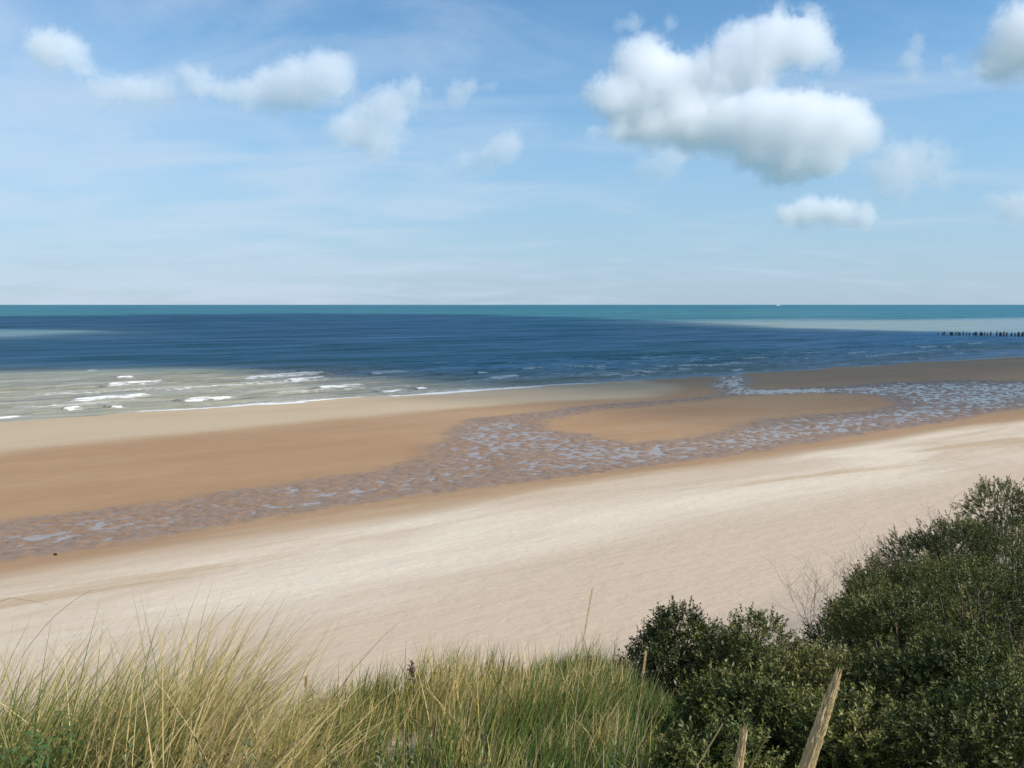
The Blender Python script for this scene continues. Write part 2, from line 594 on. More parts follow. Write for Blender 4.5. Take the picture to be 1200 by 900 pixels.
BREAK += [(px, py, px + _br.uniform(8, 45), py - _br.uniform(0.3, 2.2), _br.uniform(.1, .2)) for px, py in
          [(_px, 452 - (_px - 640) * 0.06 - _br.uniform(3, 22)) for _px in [_br.uniform(640, 1180) for _ in range(26)]]]
for x0, y0, x1, y1, amp in BREAK:
    a, b_ = hit(x0, y0, 0), hit(x1, y1, 0)
    a, b_ = np.array(to_uv(a.x, a.y)), np.array(to_uv(b_.x, b_.y))
    L = np.linalg.norm(b_ - a)
    t = (b_ - a) / L
    nn = np.array([-t[1], t[0]])
    if nn[1] < 0:
        nn = -nn
    lx = (SU - a[0]) * t[0] + (SV - a[1]) * t[1]
    ly = (SU - a[0]) * nn[0] + (SV - a[1]) * nn[1] + (vnoise(SU * 0.5, SV * 0.1, 140) - 0.5) * 0.8
    along = sstep(lx, -0.06 * L, 0.12 * L) * (1 - sstep(lx, 0.75 * L, 1.05 * L))
    ridge = np.where(ly > 0, np.exp(-(ly / 1.5) ** 2), np.exp(-(ly / 0.6) ** 2))
    h += amp * 0.95 * along * ridge
    thin = 0.25 + 0.55 * (1 - sstep(lx, 0.1 * L, 0.95 * L)) * (0.5 + vnoise(SU * 0.35, SV * 0.05, 142))
    fm = along * (1 - sstep(np.abs(ly + 0.35 + 1.1 * (fbm(SU * 0.8, SV * 0.3, 141, 3) - 0.5)), 0.3 * thin, 0.3 + 1.1 * thin))
    foam = np.maximum(foam, fm * (0.56 + 0.18 * along) * (0.62 if amp < .15 else 1.0 if x0 < 600 else 0.8))
    # spent froth trailing behind the crest
    foam = np.maximum(foam, 0.38 * along * sstep(ly, -4.5, -1.0) * (1 - sstep(ly, 0.5, 6)))
SZ = h * fade
bed = base_z(SV) + (fbm(SU * 0.12, SV * 0.3, 71, 3) - 0.5) * 0.10 + 0.035
edge = -bed / 0.022
lobe = sstep(SU, 8, 26) * (1 - 0.55 * sstep(SU, 66, 88))
foam = np.maximum(foam, lobe * 0.95 * (1 - sstep(edge, 0.6, 2.6 - 1.5 * sstep(SU, 60, 85))))
foam = np.maximum(foam, 0.36 * lobe * sstep(edge, 0, 2) * (1 - sstep(edge, 3, 8)) * (1 - sstep(SU, 70, 90)))
# broad froth field on the left bar
fr = poly_uv([(275, 433), (330, 431), (480, 432), (520, 438), (480, 440), (400, 436), (290, 441)], 0)
foam = np.where(nearsea, np.maximum(foam, 0.40 * sstep(poly_sd(fr, SU, SV), -3, 5)), 0)
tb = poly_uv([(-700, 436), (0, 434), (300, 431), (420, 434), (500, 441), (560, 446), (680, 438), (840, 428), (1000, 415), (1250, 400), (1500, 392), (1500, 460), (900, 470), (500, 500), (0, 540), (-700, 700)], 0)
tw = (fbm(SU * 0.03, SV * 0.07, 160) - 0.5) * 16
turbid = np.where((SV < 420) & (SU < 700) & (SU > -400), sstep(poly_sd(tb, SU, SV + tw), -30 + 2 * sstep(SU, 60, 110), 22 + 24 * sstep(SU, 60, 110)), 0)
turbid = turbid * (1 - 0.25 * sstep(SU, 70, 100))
bk = poly_uv([(760, 379), (1000, 375), (1250, 373), (1700, 373), (1700, 393), (1300, 391), (1100, 388), (950, 386)], 0)  # outlines of the sunlit bands, painted paler on the water
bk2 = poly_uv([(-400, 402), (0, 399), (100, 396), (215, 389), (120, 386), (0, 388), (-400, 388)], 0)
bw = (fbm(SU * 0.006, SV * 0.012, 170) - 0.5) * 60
sunlit_bank = np.maximum(sstep(poly_sd(bk, SU + bw, SV + bw), -45, 30), 0.55 * sstep(poly_sd(bk2, SU + bw * .5, SV + bw * .5), -25, 20))
chop = sstep(SU, 60, 100) * (1 - sstep(SV, 135, 185)) + 0.25 * (1 - sstep(SV, 130, 150))
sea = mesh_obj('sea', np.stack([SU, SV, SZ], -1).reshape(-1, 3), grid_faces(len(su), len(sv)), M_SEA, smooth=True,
               attrs={'foam': foam, 'turbid': turbid, 'sunlit_bank': sunlit_bank, 'chop': np.clip(chop, 0, 1)})
sea.rotation_euler.z = SH
tag(sea, 'blue green sea with small white breakers near the sand', 'sea', kind='structure')


# ------------------------------------------------------------------ clouds
def cloud_material(name, dens, amp, scale, lo=0.22, hi=0.75):
    m = bpy.data.materials.new(name)
    m.use_nodes = True
    m.node_tree.nodes.clear()
    n = NT(m.node_tree)
    out = n.new('ShaderNodeOutputMaterial')
    p = n.new('ShaderNodeVolumePrincipled')
    m.node_tree.links.new(p.outputs[0], out.inputs['Volume'])
    p.inputs['Color'].default_value = (1, 1, 1, 1)
    p.inputs['Anisotropy'].default_value = -0.25
    oc = n.new('ShaderNodeTexCoord').outputs['Object']
    nz = n.noise(oc, scale, 7, 0.68, 0.25)
    nf = n.noise(oc, scale * 3.0, 6, 0.68, 0.4)
    er = n.math('ADD', n.math('MULTIPLY', n.math('SUBTRACT', nz, 0.5), amp), n.math('MULTIPLY', n.math('SUBTRACT', nf, 0.5), amp * 0.95))
    v = n.math('ADD', n.attr('density').outputs['Fac'], er)
    n.put(p.inputs['Density'], n.rng(v, lo, hi, 0.0, dens))
    return m


M_CUM = cloud_material('cumulus', 0.015, 2.3, 0.0085, 0.30, 0.62)
M_CUM2 = cloud_material('soft_cumulus', 0.008, 2.8, 0.010, 0.30, 0.75)
M_WISP = cloud_material('wispy_cloud', 0.007, 3.0, 0.011, 0.27, 0.95)


def cloud(blobs, dist, mat, label, grow=1.5, voxel=9, band=1.0):
    bm = bmesh.new()
    cx, cy = np.mean([b[0] for b in blobs]), np.mean([b[1] for b in blobs])
    base = ray(cx, cy) * dist
    rm = np.mean([b[2] for b in blobs]) * dist / F
    for i, (px, py, r) in enumerate(blobs):
        p = ray(px, py) * (dist + ((i * 7919) % 11 - 5) / 5 * r * dist / F * 0.5) - base
        bmesh.ops.create_icosphere(bm, subdivisions=2, radius=r * dist / F * grow, matrix=Matrix.Translation(p))
    me = bpy.data.meshes.new('cloud')
    bm.to_mesh(me)
    bm.free()
    me.materials.append(mat)
    o = bpy.data.objects.new('cloud', me)
    C.objects.link(o)
    o.location = base + Vector((0, 0, CAMZ))
    g = bpy.data.node_groups.new('cloud', 'GeometryNodeTree')
    g.interface.new_socket('Geometry', in_out='INPUT', socket_type='NodeSocketGeometry')
    g.interface.new_socket('Geometry', in_out='OUTPUT', socket_type='NodeSocketGeometry')
    gi, go = g.nodes.new('NodeGroupInput'), g.nodes.new('NodeGroupOutput')
    mv, sm = g.nodes.new('GeometryNodeMeshToVolume'), g.nodes.new('GeometryNodeSetMaterial')
    mv.resolution_mode = 'VOXEL_SIZE'
    mv.inputs['Voxel Size'].default_value = voxel
    mv.inputs['Interior Band Width'].default_value = rm * band
    mv.inputs['Density'].default_value = 1
    sm.inputs['Material'].default_value = mat
    g.links.new(gi.outputs[0], mv.inputs['Mesh'])
    g.links.new(mv.outputs[0], sm.inputs[0])
    g.links.new(sm.outputs[0], go.inputs[0])
    rmd = o.modifiers.new('merge', 'REMESH')
    rmd.mode = 'VOXEL'
    rmd.voxel_size = voxel
    o.modifiers.new('fog', 'NODES').node_group = g
    return tag(o, label, 'cloud', 'clouds over the sea', 'stuff')


cloud([(712, 112, 28), (755, 82, 38), (785, 110, 46), (745, 130, 36), (835, 98, 40), (868, 62, 36), (905, 48, 36), (938, 46, 34), (972, 66, 20), (885, 85, 30),
       (895, 20, 16), (800, 138, 32), (760, 50, 18)], 3000, M_CUM, 'largest heaped cumulus cloud, upper right half of sky')
cloud([(698, 154, 15), (730, 155, 20), (765, 155, 24), (810, 152, 30), (850, 145, 34), (890, 145, 40), (935, 150, 42), (980, 150, 38), (1010, 155, 26), (925, 188, 32),
       (965, 185, 30), (885, 180, 26), (900, 212, 16)], 2850, M_CUM, 'wide flat cumulus cloud under the largest heaped one')
cloud([(920, 252, 16), (945, 247, 20), (980, 249, 20), (1012, 254, 16)], 3600, M_CUM, 'small flat bright cloud, lowest of the bright ones')
cloud([(1150, 84, 18), (1178, 66, 32), (1200, 38, 38), (1240, 50, 42), (1270, 80, 30)], 3000, M_CUM, 'bright cloud cut by the right edge of the picture')
cloud([(1074, 50, 13), (1068, 68, 15), (1072, 86, 11), (1110, 72, 11), (1125, 88, 10)], 3000, M_WISP, 'small curled wisp left of the cloud cut by right edge')
cloud([(1040, 190, 28), (1075, 188, 28), (1100, 182, 22), (1055, 218, 22), (1105, 212, 18), (1030, 228, 14)], 2450, M_WISP, 'thin torn cloud at the right end of the wide flat cloud')
cloud([(780, 190, 22), (755, 196, 16), (802, 186, 14)], 2400, M_WISP, 'small faint puff below the left end of the wide flat cloud')
cloud([(290, 112, 22), (320, 104, 28), (350, 98, 32), (385, 88, 30), (398, 76, 18), (262, 108, 18), (236, 100, 22), (222, 88, 16), (245, 78, 10)], 3000, M_CUM2,
      'long low cloud with a rounded right end, left half of sky')
cloud([(62, 58, 26), (45, 50, 20), (85, 58, 22), (98, 78, 16)], 3000, M_CUM2, 'round faint cloud in the upper left corner')
cloud([(105, 92, 20), (135, 104, 22), (165, 108, 24), (195, 108, 20), (120, 118, 14)], 3000, M_WISP, 'faint elongated cloud left of the long low cloud')
cloud([(400, 152, 24), (428, 145, 30), (456, 125, 28), (484, 104, 22), (445, 168, 24), (470, 160, 16)], 2900, M_CUM2,
      'slanting tattered cloud in the middle of the left half')
cloud([(535, 108, 15), (552, 102, 13), (575, 102, 10), (532, 120, 10)], 3000, M_WISP, 'tiny hooked wisp right of the slanting cloud')
cloud([(592, 174, 19), (602, 158, 12), (570, 186, 16), (545, 190, 14), (525, 192, 10)], 2500, M_CUM2, 'small wedge-shaped cloud near the middle of the sky')
cloud([(1190, 245, 22), (1165, 232, 16), (1210, 235, 22)], 3300, M_WISP, 'pale scrap of cloud low by the right edge')
cloud([(742, 25, 12), (725, 30, 9), (785, 28, 10)], 3000, M_WISP, 'tiny wisp above the left end of the largest cloud')


def shadow_cloud(outline_px, label, alt=700.0, dens=0.03, thick=110.0):
    """a cloud up the sun's way, outside the picture; its shade lies on the sea"""
    pts = []
    for px, py in outline_px:
        p = hit(px, py, 0)
        pts.append(p + SUN * (alt / SUN.z))
    P = np.array([(p.x, p.y) for p in pts])
    lo, hi = P.min(0) - 60, P.max(0) + 60
    nx = 190
    xs = np.linspace(lo[0], hi[0], nx)
    ys = np.linspace(lo[1], hi[1], nx)
    gx, gy = np.meshgrid(xs, ys)
    r = (fbm(gx * 0.012, gy * 0.012, 301, 4) - 0.5) * 110 * sstep(gy, -300, 250)
    sd = poly_sd(P, gx + r, gy - r)
    soft_w = 20 + 90 * sstep(gy, 0, 420)
    th = thick * np.clip(sd / soft_w, 0, 1) ** 0.8 * (0.65 + 0.7 * fbm(gx * 0.02, gy * 0.02, 305))
    th = np.where(sd > 0, th, -1)
    top = np.stack([gx, gy, alt + np.maximum(th, 0) * 0.75], -1).reshape(-1, 3)
    bot = np.stack([gx, gy, alt - np.maximum(th, 0) * 0.25], -1).reshape(-1, 3)
    q = grid_faces(nx, nx)
    k = (th.ravel()[q] >= 0).any(1)
    q = q[k]
    N = nx * nx
    f = np.concatenate([q, q[:, ::-1] + N])
    idx, inv = np.unique(f, return_inverse=True)
    m = bpy.data.materials.new('cloud_mass')
    m.use_nodes = True
    m.node_tree.nodes.clear()
    n = NT(m.node_tree)
    out = n.new('ShaderNodeOutputMaterial')
    p = n.new('ShaderNodeVolumePrincipled')
    m.node_tree.links.new(p.outputs[0], out.inputs['Volume'])
    p.inputs['Color'].default_value = (1, 1, 1, 1)
    p.inputs['Density'].default_value = dens
    # close the rim: top and bottom share positions there, so weld
    o = mesh_obj('cloud', np.concatenate([top, bot])[idx], inv.reshape(-1, 4), m)
    bm = bmesh.new()
    bm.from_mesh(o.data)
    bmesh.ops.remove_doubles(bm, verts=bm.verts, dist=0.01)
    bm.to_mesh(o.data)
    bm.free()
    return tag(o, label, 'cloud', 'clouds over the sea', 'stuff')


shadow_cloud([(-500, 436), (0, 434), (300, 431), (430, 436), (520, 445), (620, 452), (760, 458), (820, 468), (860, 500), (900, 528), (1000, 511), (1100, 494),
              (1250, 474), (1500, 440), (1700, 400), (1300, 395), (1150, 391), (1000, 386), (850, 379), (740, 373), (600, 368.5), (400, 367.5), (150, 369), (-200, 372),
              (-300, 384), (0, 386), (215, 390), (120, 397), (0, 400), (-500, 402)],
             'broad cloud overhead to the right, shading the sea')


# ------------------------------------------------------------------ vegetation materials
def leafy(name, stops, rough=0.5, trans=0.25, spec=0.4):
    """colour picked per blade or leaf by the 'tone' value"""
    m, n, b = material(name)
    t = n.attr('tone').outputs['Fac']
    r = n.new('ShaderNodeValToRGB')
    el = r.color_ramp.elements
    while len(el) < len(stops):
        el.new(0.5)
    for e, (p, c) in zip(el, stops):
        e.position = p
        e.color = c + (1,)
    n.put(r.inputs[0], t)
    oc = n.new('ShaderNodeTexCoord').outputs['Object']
    c = n.mix(n.rng(n.noise(oc, 35, 3), 0.35, 0.75, 0.0, 0.18), r.outputs[0], (0.07, 0.06, 0.025))
    n.put(b.inputs['Base Color'], c)
    b.inputs['Roughness'].default_value = rough
    b.inputs['Specular IOR Level'].default_value = spec
    out = m.node_tree.nodes['Material Output']
    if trans:
        tr = n.new('ShaderNodeBsdfTranslucent')
        n.put(tr.inputs[0], c)
        mx = n.new('ShaderNodeMixShader')
        mx.inputs[0].default_value = trans
        m.node_tree.links.new(b.outputs[0], mx.inputs[1])
        m.node_tree.links.new(tr.outputs[0], mx.inputs[2])
        m.node_tree.links.new(mx.outputs[0], out.inputs[0])
    return m


M_GRASS = leafy('marram', [(0.0, (0.045, 0.10, 0.022)), (0.3, (0.14, 0.20, 0.04)), (0.55, (0.31, 0.28, 0.075)), (0.8, (0.55, 0.41, 0.15)), (1.0, (0.68, 0.53, 0.26))], 0.6, 0.3, 0.2)
M_GREEN = leafy('green_herb', [(0.0, (0.04, 0.085, 0.02)), (0.5, (0.08, 0.15, 0.035)), (1.0, (0.20, 0.23, 0.06))], 0.45, 0.3)
M_SHRUB = leafy('shrub_leaf', [(0.0, (0.026, 0.038, 0.009)), (0.45, (0.075, 0.095, 0.02)), (0.75, (0.155, 0.16, 0.036)), (0.9, (0.24, 0.20, 0.06)), (1.0, (0.30, 0.29, 0.16))], 0.52, 0.12, 0.28)
M_SPRIG = leafy('grey_sprig', [(0.0, (0.07, 0.10, 0.035)), (0.6, (0.16, 0.19, 0.08)), (1.0, (0.36, 0.36, 0.22))], 0.65, 0.2, 0.2)
M_TWIG = leafy('twig_bark', [(0.0, (0.07, 0.05, 0.04)), (1.0, (0.19, 0.13, 0.10))], 0.8, 0)
M_STRAW = leafy('straw', [(0.0, (0.20, 0.18, 0.09)), (0.5, (0.56, 0.42, 0.20)), (1.0, (0.78, 0.61, 0.34))], 0.6, 0.25, 0.2)


def blades(P, L, az, lean, bend, wd, tone, segs=5, tip_tone=0.25):
    """many curved blades as tapered strips. P (n,3) roots; az direction of lean; lean angle from upright at the root; bend extra angle to the tip"""
    n = len(P)
    k = segs + 1
    t = np.linspace(0, 1, k)
    ang = lean[:, None] + bend[:, None] * t[None] ** 1.4
    ds = L[:, None] / segs
    hx = np.concatenate([np.zeros((n, 1)), np.cumsum(np.sin(ang[:, :-1]) * ds, 1)], 1)
    hz = np.concatenate([np.zeros((n, 1)), np.cumsum(np.cos(ang[:, :-1]) * ds, 1)], 1)
    cx = P[:, 0:1] + hx * np.cos(az)[:, None]
    cy = P[:, 1:2] + hx * np.sin(az)[:, None]
    cz = P[:, 2:3] + hz
    c = np.stack([cx, cy, cz], -1)
    fa = RNG.uniform(0, math.pi, n)
    side = np.stack([np.cos(fa), np.sin(fa), np.zeros(n)], -1)
    wv_ = wd[:, None] * np.clip(1.02 - t[None] ** 2, 0.06, 1)
    a = c - side[:, None] * wv_[..., None]
    b = c + side[:, None] * wv_[..., None]
    V_ = np.stack([a, b], 2).reshape(-1, 3)
    tn = np.clip(tone[:, None] + tip_tone * (t[None] - 0.4), 0, 1)
    T_ = np.repeat(tn[..., None], 2, -1).reshape(-1)
    i = (np.arange(n)[:, None] * k + np.arange(segs)[None]).reshape(-1) * 2
    F_ = np.stack([i, i + 1, i + 3, i + 2], -1)
    return V_, F_, T_


def spot(px, d):
    return (px - 600) / F * d, d


# ------------------------------------------------------------------ marram grass on the dune
def grass_field():
    parts = []

    def tuft(px, d, n, rad, L, az, lean, bend, tone, sd=0.16, wd=0.0030):
        x0, y0 = spot(px, d)
        r = np.abs(RNG.normal(0, rad, n))
        a = RNG.uniform(0, 2 * math.pi, n)
        x, y = x0 + r * np.cos(a), y0 + r * np.sin(a)
        P = np.stack([x, y, ground_z(x, y) - 0.02], -1)
        Ls = L * RNG.uniform(0.45, 1.12, n)
        azs = az + np.where(RNG.random(n) < 0.25, RNG.uniform(-3.1, 3.1, n), RNG.normal(0, 0.6, n))
        le = np.clip(lean + RNG.normal(0, 0.2, n), -0.5, 1.3)
        be = bend * RNG.uniform(0.3, 1.5, n)
        tn = np.clip(RNG.normal(tone, sd, n), 0, 1)
        parts.append(blades(P, Ls, azs, le, be, wd * RNG.uniform(0.6, 1.3, n), tn))

    rr = random.Random(3)
    # left stand, blown over to the right
    for i in range(70):
        px = rr.uniform(-160, 235)
        d = rr.uniform(2.5, 4.6)
        tuft(px, d, 120, 0.15, rr.uniform(0.62, 0.95), rr.uniform(-0.3, 0.4), rr.uniform(0.4, 0.75), rr.uniform(0.35, 0.8), rr.choice((0.2, 0.5, 0.75, 0.85, 0.95)), sd=0.2)
    # thin fringe in the gap
    for i in range(9):
        tuft(rr.uniform(230, 340), rr.uniform(2.6, 3.3), 90, 0.10, rr.uniform(0.4, 0.6), 0.2, 0.4, 0.7, rr.uniform(0.35, 0.7))
    # middle stand
    for i in range(75):
        px = rr.uniform(330, 735)
        d = rr.uniform(2.7, 4.9)
        up = 0.29 + 0.14 * math.exp(-((px - 540) / 90) ** 2)
        tuft(px, d, 95, 0.15, up * rr.uniform(0.8, 1.15), rr.uniform(-0.1, 0.6), rr.uniform(0.05, 0.4), rr.uniform(0.3, 0.8), rr.choice((0.08, 0.2, 0.4, 0.7, 0.9)), sd=0.2)
    for i in range(26):
        tuft(rr.uniform(520, 720), rr.uniform(4.0, 5.4), 80, 0.17, rr.uniform(0.22, 0.4), rr.uniform(-0.1, 0.6), rr.uniform(0.05, 0.35), rr.uniform(0.3, 0.8), rr.choice((0.15, 0.4, 0.7, 0.9)), sd=0.2)
    # low tangle at the feet
    for i in range(120):
        px = rr.uniform(-150, 800)
        d = rr.uniform(2.0, 3.2)
        tuft(px, d, 85, 0.14, rr.uniform(0.2, 0.38), rr.uniform(-3.1, 3.1), 0.4, 0.9, rr.choice((0.05, 0.15, 0.3, 0.6, 0.85)), wd=0.0019)
    v, f, t, o = [], [], [], 0
    for a, b, c in parts:
        v.append(a)
        f.append(b + o)
        t.append(c)
        o += len(a)
    g = mesh_obj('marram_grass', np.concatenate(v), np.concatenate(f), M_GRASS, attrs={'tone': np.concatenate(t)})
    tag(g, 'wind-bent straw and green marram grass along the dune crest', 'grass', kind='stuff')
    # short green turf left of the shrubs
    n = 9000
    px = RNG.uniform(630, 800, n)
    d = RNG.uniform(3.0, 6.2, n)
    x, y = (px - 600) / F * d, d
    P = np.stack([x, y, ground_z(x, y) - 0.01], -1)
    V_, F_, T_ = blades(P, RNG.uniform(0.06, 0.22, n), RNG.uniform(-3, 3, n), np.abs(RNG.normal(0.2, 0.2, n)), RNG.uniform(0.2, 1.0, n),
                        RNG.uniform(0.0016, 0.003, n), np.clip(RNG.normal(0.5, 0.22, n), 0, 1), 4)
    g = mesh_obj('short_grass', V_, F_, M_GREEN, attrs={'tone': T_})
    tag(g, 'short bright green grass at the left foot of the shrubs', 'grass', kind='stuff')


grass_field()


# ------------------------------------------------------------------ shrubs
def leaf_quads(base, dirs, normals, length, width):
    """folded pointed leaves: two triangles each sharing the midrib"""
    side = np.cross(dirs, normals)
    side /= np.linalg.norm(side, axis=1, keepdims=True) + 1e-9
    up = np.cross(side, dirs)
    mid = base + dirs * length[:, None] * 0.45
    tip = base + dirs * length[:, None]
    l = mid + side * width[:, None] + up * width[:, None] * 0.45
    r = mid - side * width[:, None] + up * width[:, None] * 0.45
    n = len(base)
    V_ = np.stack([base, l, tip, r], 1).reshape(-1, 3)
    i = np.arange(n) * 4
    F_ = np.concatenate([np.stack([i, i + 1, i + 2], -1), np.stack([i, i + 2, i + 3], -1)])
    return V_, F_


def make_shoot(seed, L=0.2, nl=24, ll=0.027, lw=0.0046):
    r = np.random.default_rng(seed)
    t = np.sort(r.uniform(0.12, 1, nl))
    curve = r.normal(0, 0.12, 2)
    base = np.stack([curve[0] * t ** 2 * L, curve[1] * t ** 2 * L, t * L], -1)
    ph = np.arange(nl) * 2.4 + r.uniform(0, 6)
    out = r.uniform(0.5, 1.0, nl)
    d = np.stack([np.cos(ph) * out, np.sin(ph) * out, 0.35 + 0.5 * t], -1)
    d /= np.linalg.norm(d, axis=1, keepdims=True)
    nr = np.array([0, 0, 1.0])[None] + r.normal(0, 0.4, (nl, 3))
    ln = ll * r.uniform(0.6, 1.15, nl) * (1.1 - 0.4 * t)
    V_, F_ = leaf_quads(base, d, nr, ln, lw * r.uniform(0.7, 1.2, nl))
    T_ = np.repeat(np.clip(r.normal(0, 0.14, nl) + 0.12 * t, -1, 1), 4)
    return V_, F_, T_


SHOOTS = [make_shoot(900 + i, L=0.085 + 0.010 * (i % 6), nl=22) for i in range(12)]


def frames(n, d, twist):
    z = d / np.linalg.norm(d, axis=1, keepdims=True)
    ref = np.tile(np.array([[0.31, 0.2, 0.93]]), (n, 1))
    x = np.cross(ref, z)
    x /= np.linalg.norm(x, axis=1, keepdims=True) + 1e-9
    y = np.cross(z, x)
    c, s = np.cos(twist)[:, None], np.sin(twist)[:, None]
    return x * c + y * s, y * c - x * s, z


def shrub(px, d, top_py, rx, ry, label, n=1700, tone=0.42, seed=0, twigs=None, leafscale=1.0, group='evergreen shrubs on the right dune'):
    """canopy is an uneven dome from the ground to the height that shows at top_py"""
    rg = np.random.default_rng(500 + seed)
    x0, y0 = spot(px, d)
    gz = float(ground_z(x0, y0)) - 0.05
    ztop = CAMZ + ray(px, top_py).z / ray(px, top_py).y * d
    rz = max(0.45, (ztop - gz) * 1.04)
    root = empty('shrub', (x0, y0, gz))
    tag(root, label, 'shrub', group)

    lobes = []
    nl = int(9 + 7 * rx)
    for k in range(nl):
        a = k * 2.4 + rg.normal(0, 0.35)
        e = math.asin(min(1.0, max(0.0, (k + 0.5) / nl + rg.normal(0, 0.08))))
        q = rg.uniform(0.62, 0.80)
        lobes.append((rx * math.cos(a) * math.cos(e) * q, ry * math.sin(a) * math.cos(e) * q, rz * (0.12 + 0.62 * math.sin(e) * rg.uniform(0.85, 1.08)),
                      rg.uniform(0.24, 0.40) * min(rx, rz) + 0.06))
    lobes.append((0, 0, rz * 0.45, 0.5 * min(rx, rz)))
    LB = np.array(lobes)

    def dome(m, scale):
        """points on the skin of a heap of rounded lobes, none inside another lobe"""
        m2 = m * 5
        wt = LB[:, 3] ** 2
        k = rg.choice(len(LB), m2, p=wt / wt.sum())
        nr = rg.normal(0, 1, (m2, 3))
        nr /= np.linalg.norm(nr, axis=1, keepdims=True)
        nr[:, 2] = np.abs(nr[:, 2]) * np.where(rg.random(m2) < 0.75, 1, -1)
        p = LB[k, :3] + nr * (LB[k, 3] * scale * (1 + rg.normal(0, 0.09, m2)))[:, None]
        ok = p[:, 2] > 0.02
        for c in range(len(LB)):
            d2 = ((p - LB[c, :3]) ** 2).sum(1)
            ok &= (d2 > (LB[c, 3] * scale * 0.86) ** 2) | (k == c)
        ii = np.nonzero(ok)[0][:m]
        return p[ii], nr[ii]
    vs, fs, ts, o = [], [], [], 0
    for share, scale in ((0.85, 1.0), (0.40, 0.80)):
        m = int(n * share)
        p, nrm = dome(m, scale)
        m = len(p)
        dr = nrm * 0.9 + np.array([[0, 0, 0.4]]) + rg.normal(0, 0.3, (m, 3))
        A, B, Z_ = frames(m, dr, rg.uniform(0, 6.28, m))
        sc = leafscale * rg.uniform(0.75, 1.25, m)
        patch = (fbm(p[:, 0] * 2.2 + seed, p[:, 1] * 2.2 + p[:, 2] * 2, 740 + seed) - 0.5) * 1.0
        tn = tone + patch + rg.normal(0, 0.07, m)
        which = rg.integers(0, len(SHOOTS), m)
        for k, (sv_, sf_, st_) in enumerate(SHOOTS):
            ii = np.nonzero(which == k)[0]
            if not len(ii):
                continue
            q = sv_[None, :, 0:1] * A[ii, None] + sv_[None, :, 1:2] * B[ii, None] + sv_[None, :, 2:3] * Z_[ii, None]
            q = p[ii, None] - Z_[ii, None] * 0.06 + q * sc[ii, None, None]
            nv = len(sv_)
            vs.append(q.reshape(-1, 3))
            fs.append((sf_[None] + (np.arange(len(ii)) * nv)[:, None, None]).reshape(-1, 3) + o)
            ts.append(np.clip(tn[ii, None] + st_[None], 0, 1).reshape(-1))
            o += nv * len(ii)
    mesh_obj('foliage', np.concatenate(vs), np.concatenate(fs), M_SHRUB, root, attrs={'tone': np.concatenate(ts)})
    # woody limbs from the root to the canopy
    sp = Soup()
    p, nrm = dome(46, 0.8)
    for k in range(len(p)):
        b0 = Vector((rg.normal(0, 0.1) * rx, rg.normal(0, 0.1) * ry, -0.03))
        e0 = Vector(p[k])
        mid = b0.lerp(e0, 0.5) + Vector((rg.normal(0, 0.06), rg.normal(0, 0.06), -0.08))
        vv, ff = tube([b0, b0.lerp(mid, 0.5) + Vector((0, 0, -0.02)), mid, mid.lerp(e0, 0.5) + Vector((0, 0, 0.02)), e0], [0.012, 0.010, 0.008, 0.006, 0.003], 4)
        sp.add(vv, ff, rg.uniform(0, 1))
    sp.build('branches', M_TWIG, root)
    for (tx, ty, tz, hgt, cnt) in twigs or []:
        sp = Soup()
        for k in range(cnt):
            b0 = Vector((tx + rg.normal(0, 0.10), ty + rg.normal(0, 0.10), tz - 0.25))

            def grow(p0, dr, L, r, lev):
                pts, rad = [p0], [r]
                q = p0.copy()
                for j in range(4):
                    dr = (dr + Vector((rg.normal(0, 0.2), rg.normal(0, 0.2), 0.06))).normalized()
                    q = q + dr * L / 4
                    pts.append(q.copy())
                    rad.append(r * (1 - 0.2 * (j + 1) * 0.9))
                    if lev < 2 and j >= 1:
                        for _ in range(2 if lev == 0 else 1):
                            sdv = (dr + Vector((rg.normal(0, 0.7), rg.normal(0, 0.7), rg.normal(0.1, 0.3)))).normalized()
                            grow(q.copy(), sdv, L * rg.uniform(0.35, 0.6), r * 0.6, lev + 1)
                vv, ff = tube(pts, rad, 3)
                sp.add(vv, ff, rg.uniform(0.2, 1))
            grow(b0, Vector((rg.normal(-0.25, 0.3), rg.normal(0, 0.3), 1)).normalized(), hgt * rg.uniform(0.7, 1.15) + 0.2, 0.0030, 0)
        sp.build('bare_twigs', M_TWIG, root)['label'] = 'bare reddish twigs sticking out of the foliage'
    return root


# far ridge first, then nearer ones
shrub(1205, 10.2, 566, 0.9, 0.9, 'shrub cut by right edge, topmost of the dune shrubs', seed=1, tone=0.36, n=4200, twigs=[(-1.0, 0, 1.05, 0.35, 5)])
shrub(1140, 9.2, 588, 0.85, 0.9, 'dark domed shrub below the topmost shrub on the ridge', seed=2, tone=0.33, n=3200)
shrub(1085, 8.2, 640, 0.62, 0.7, 'shrub on the ridge with tall bare twigs at its left', seed=3, tone=0.42, n=2200, twigs=[(-0.42, 0.0, 0.85, 0.36, 10), (-0.1, 0.1, 1.0, 0.25, 7)])
shrub(1030, 7.2, 672, 0.46, 0.6, 'low bluish shrub with fine twigs against the sand', seed=4, tone=0.35, n=1800, twigs=[(-0.38, 0.0, 0.75, 0.32, 9)])
shrub(1060, 6.0, 688, 0.62, 0.6, 'shrub with yellowish crown and black shaded hollow under its left side', seed=5, tone=0.54, n=2000)
shrub(1180, 6.4, 650, 0.85, 0.8, 'wide dark shrub at right edge below the ridge', seed=6, tone=0.40, n=2200)
shrub(800, 6.0, 708, 0.36, 0.55, 'leftmost dark shrub standing against the bare sand', seed=7, tone=0.30, n=1300, twigs=[(-0.22, 0.0, 0.45, 0.16, 3)])
shrub(900, 5.6, 706, 0.55, 0.6, 'round olive shrub right of the leftmost shrub', seed=8, tone=0.50, n=2000)
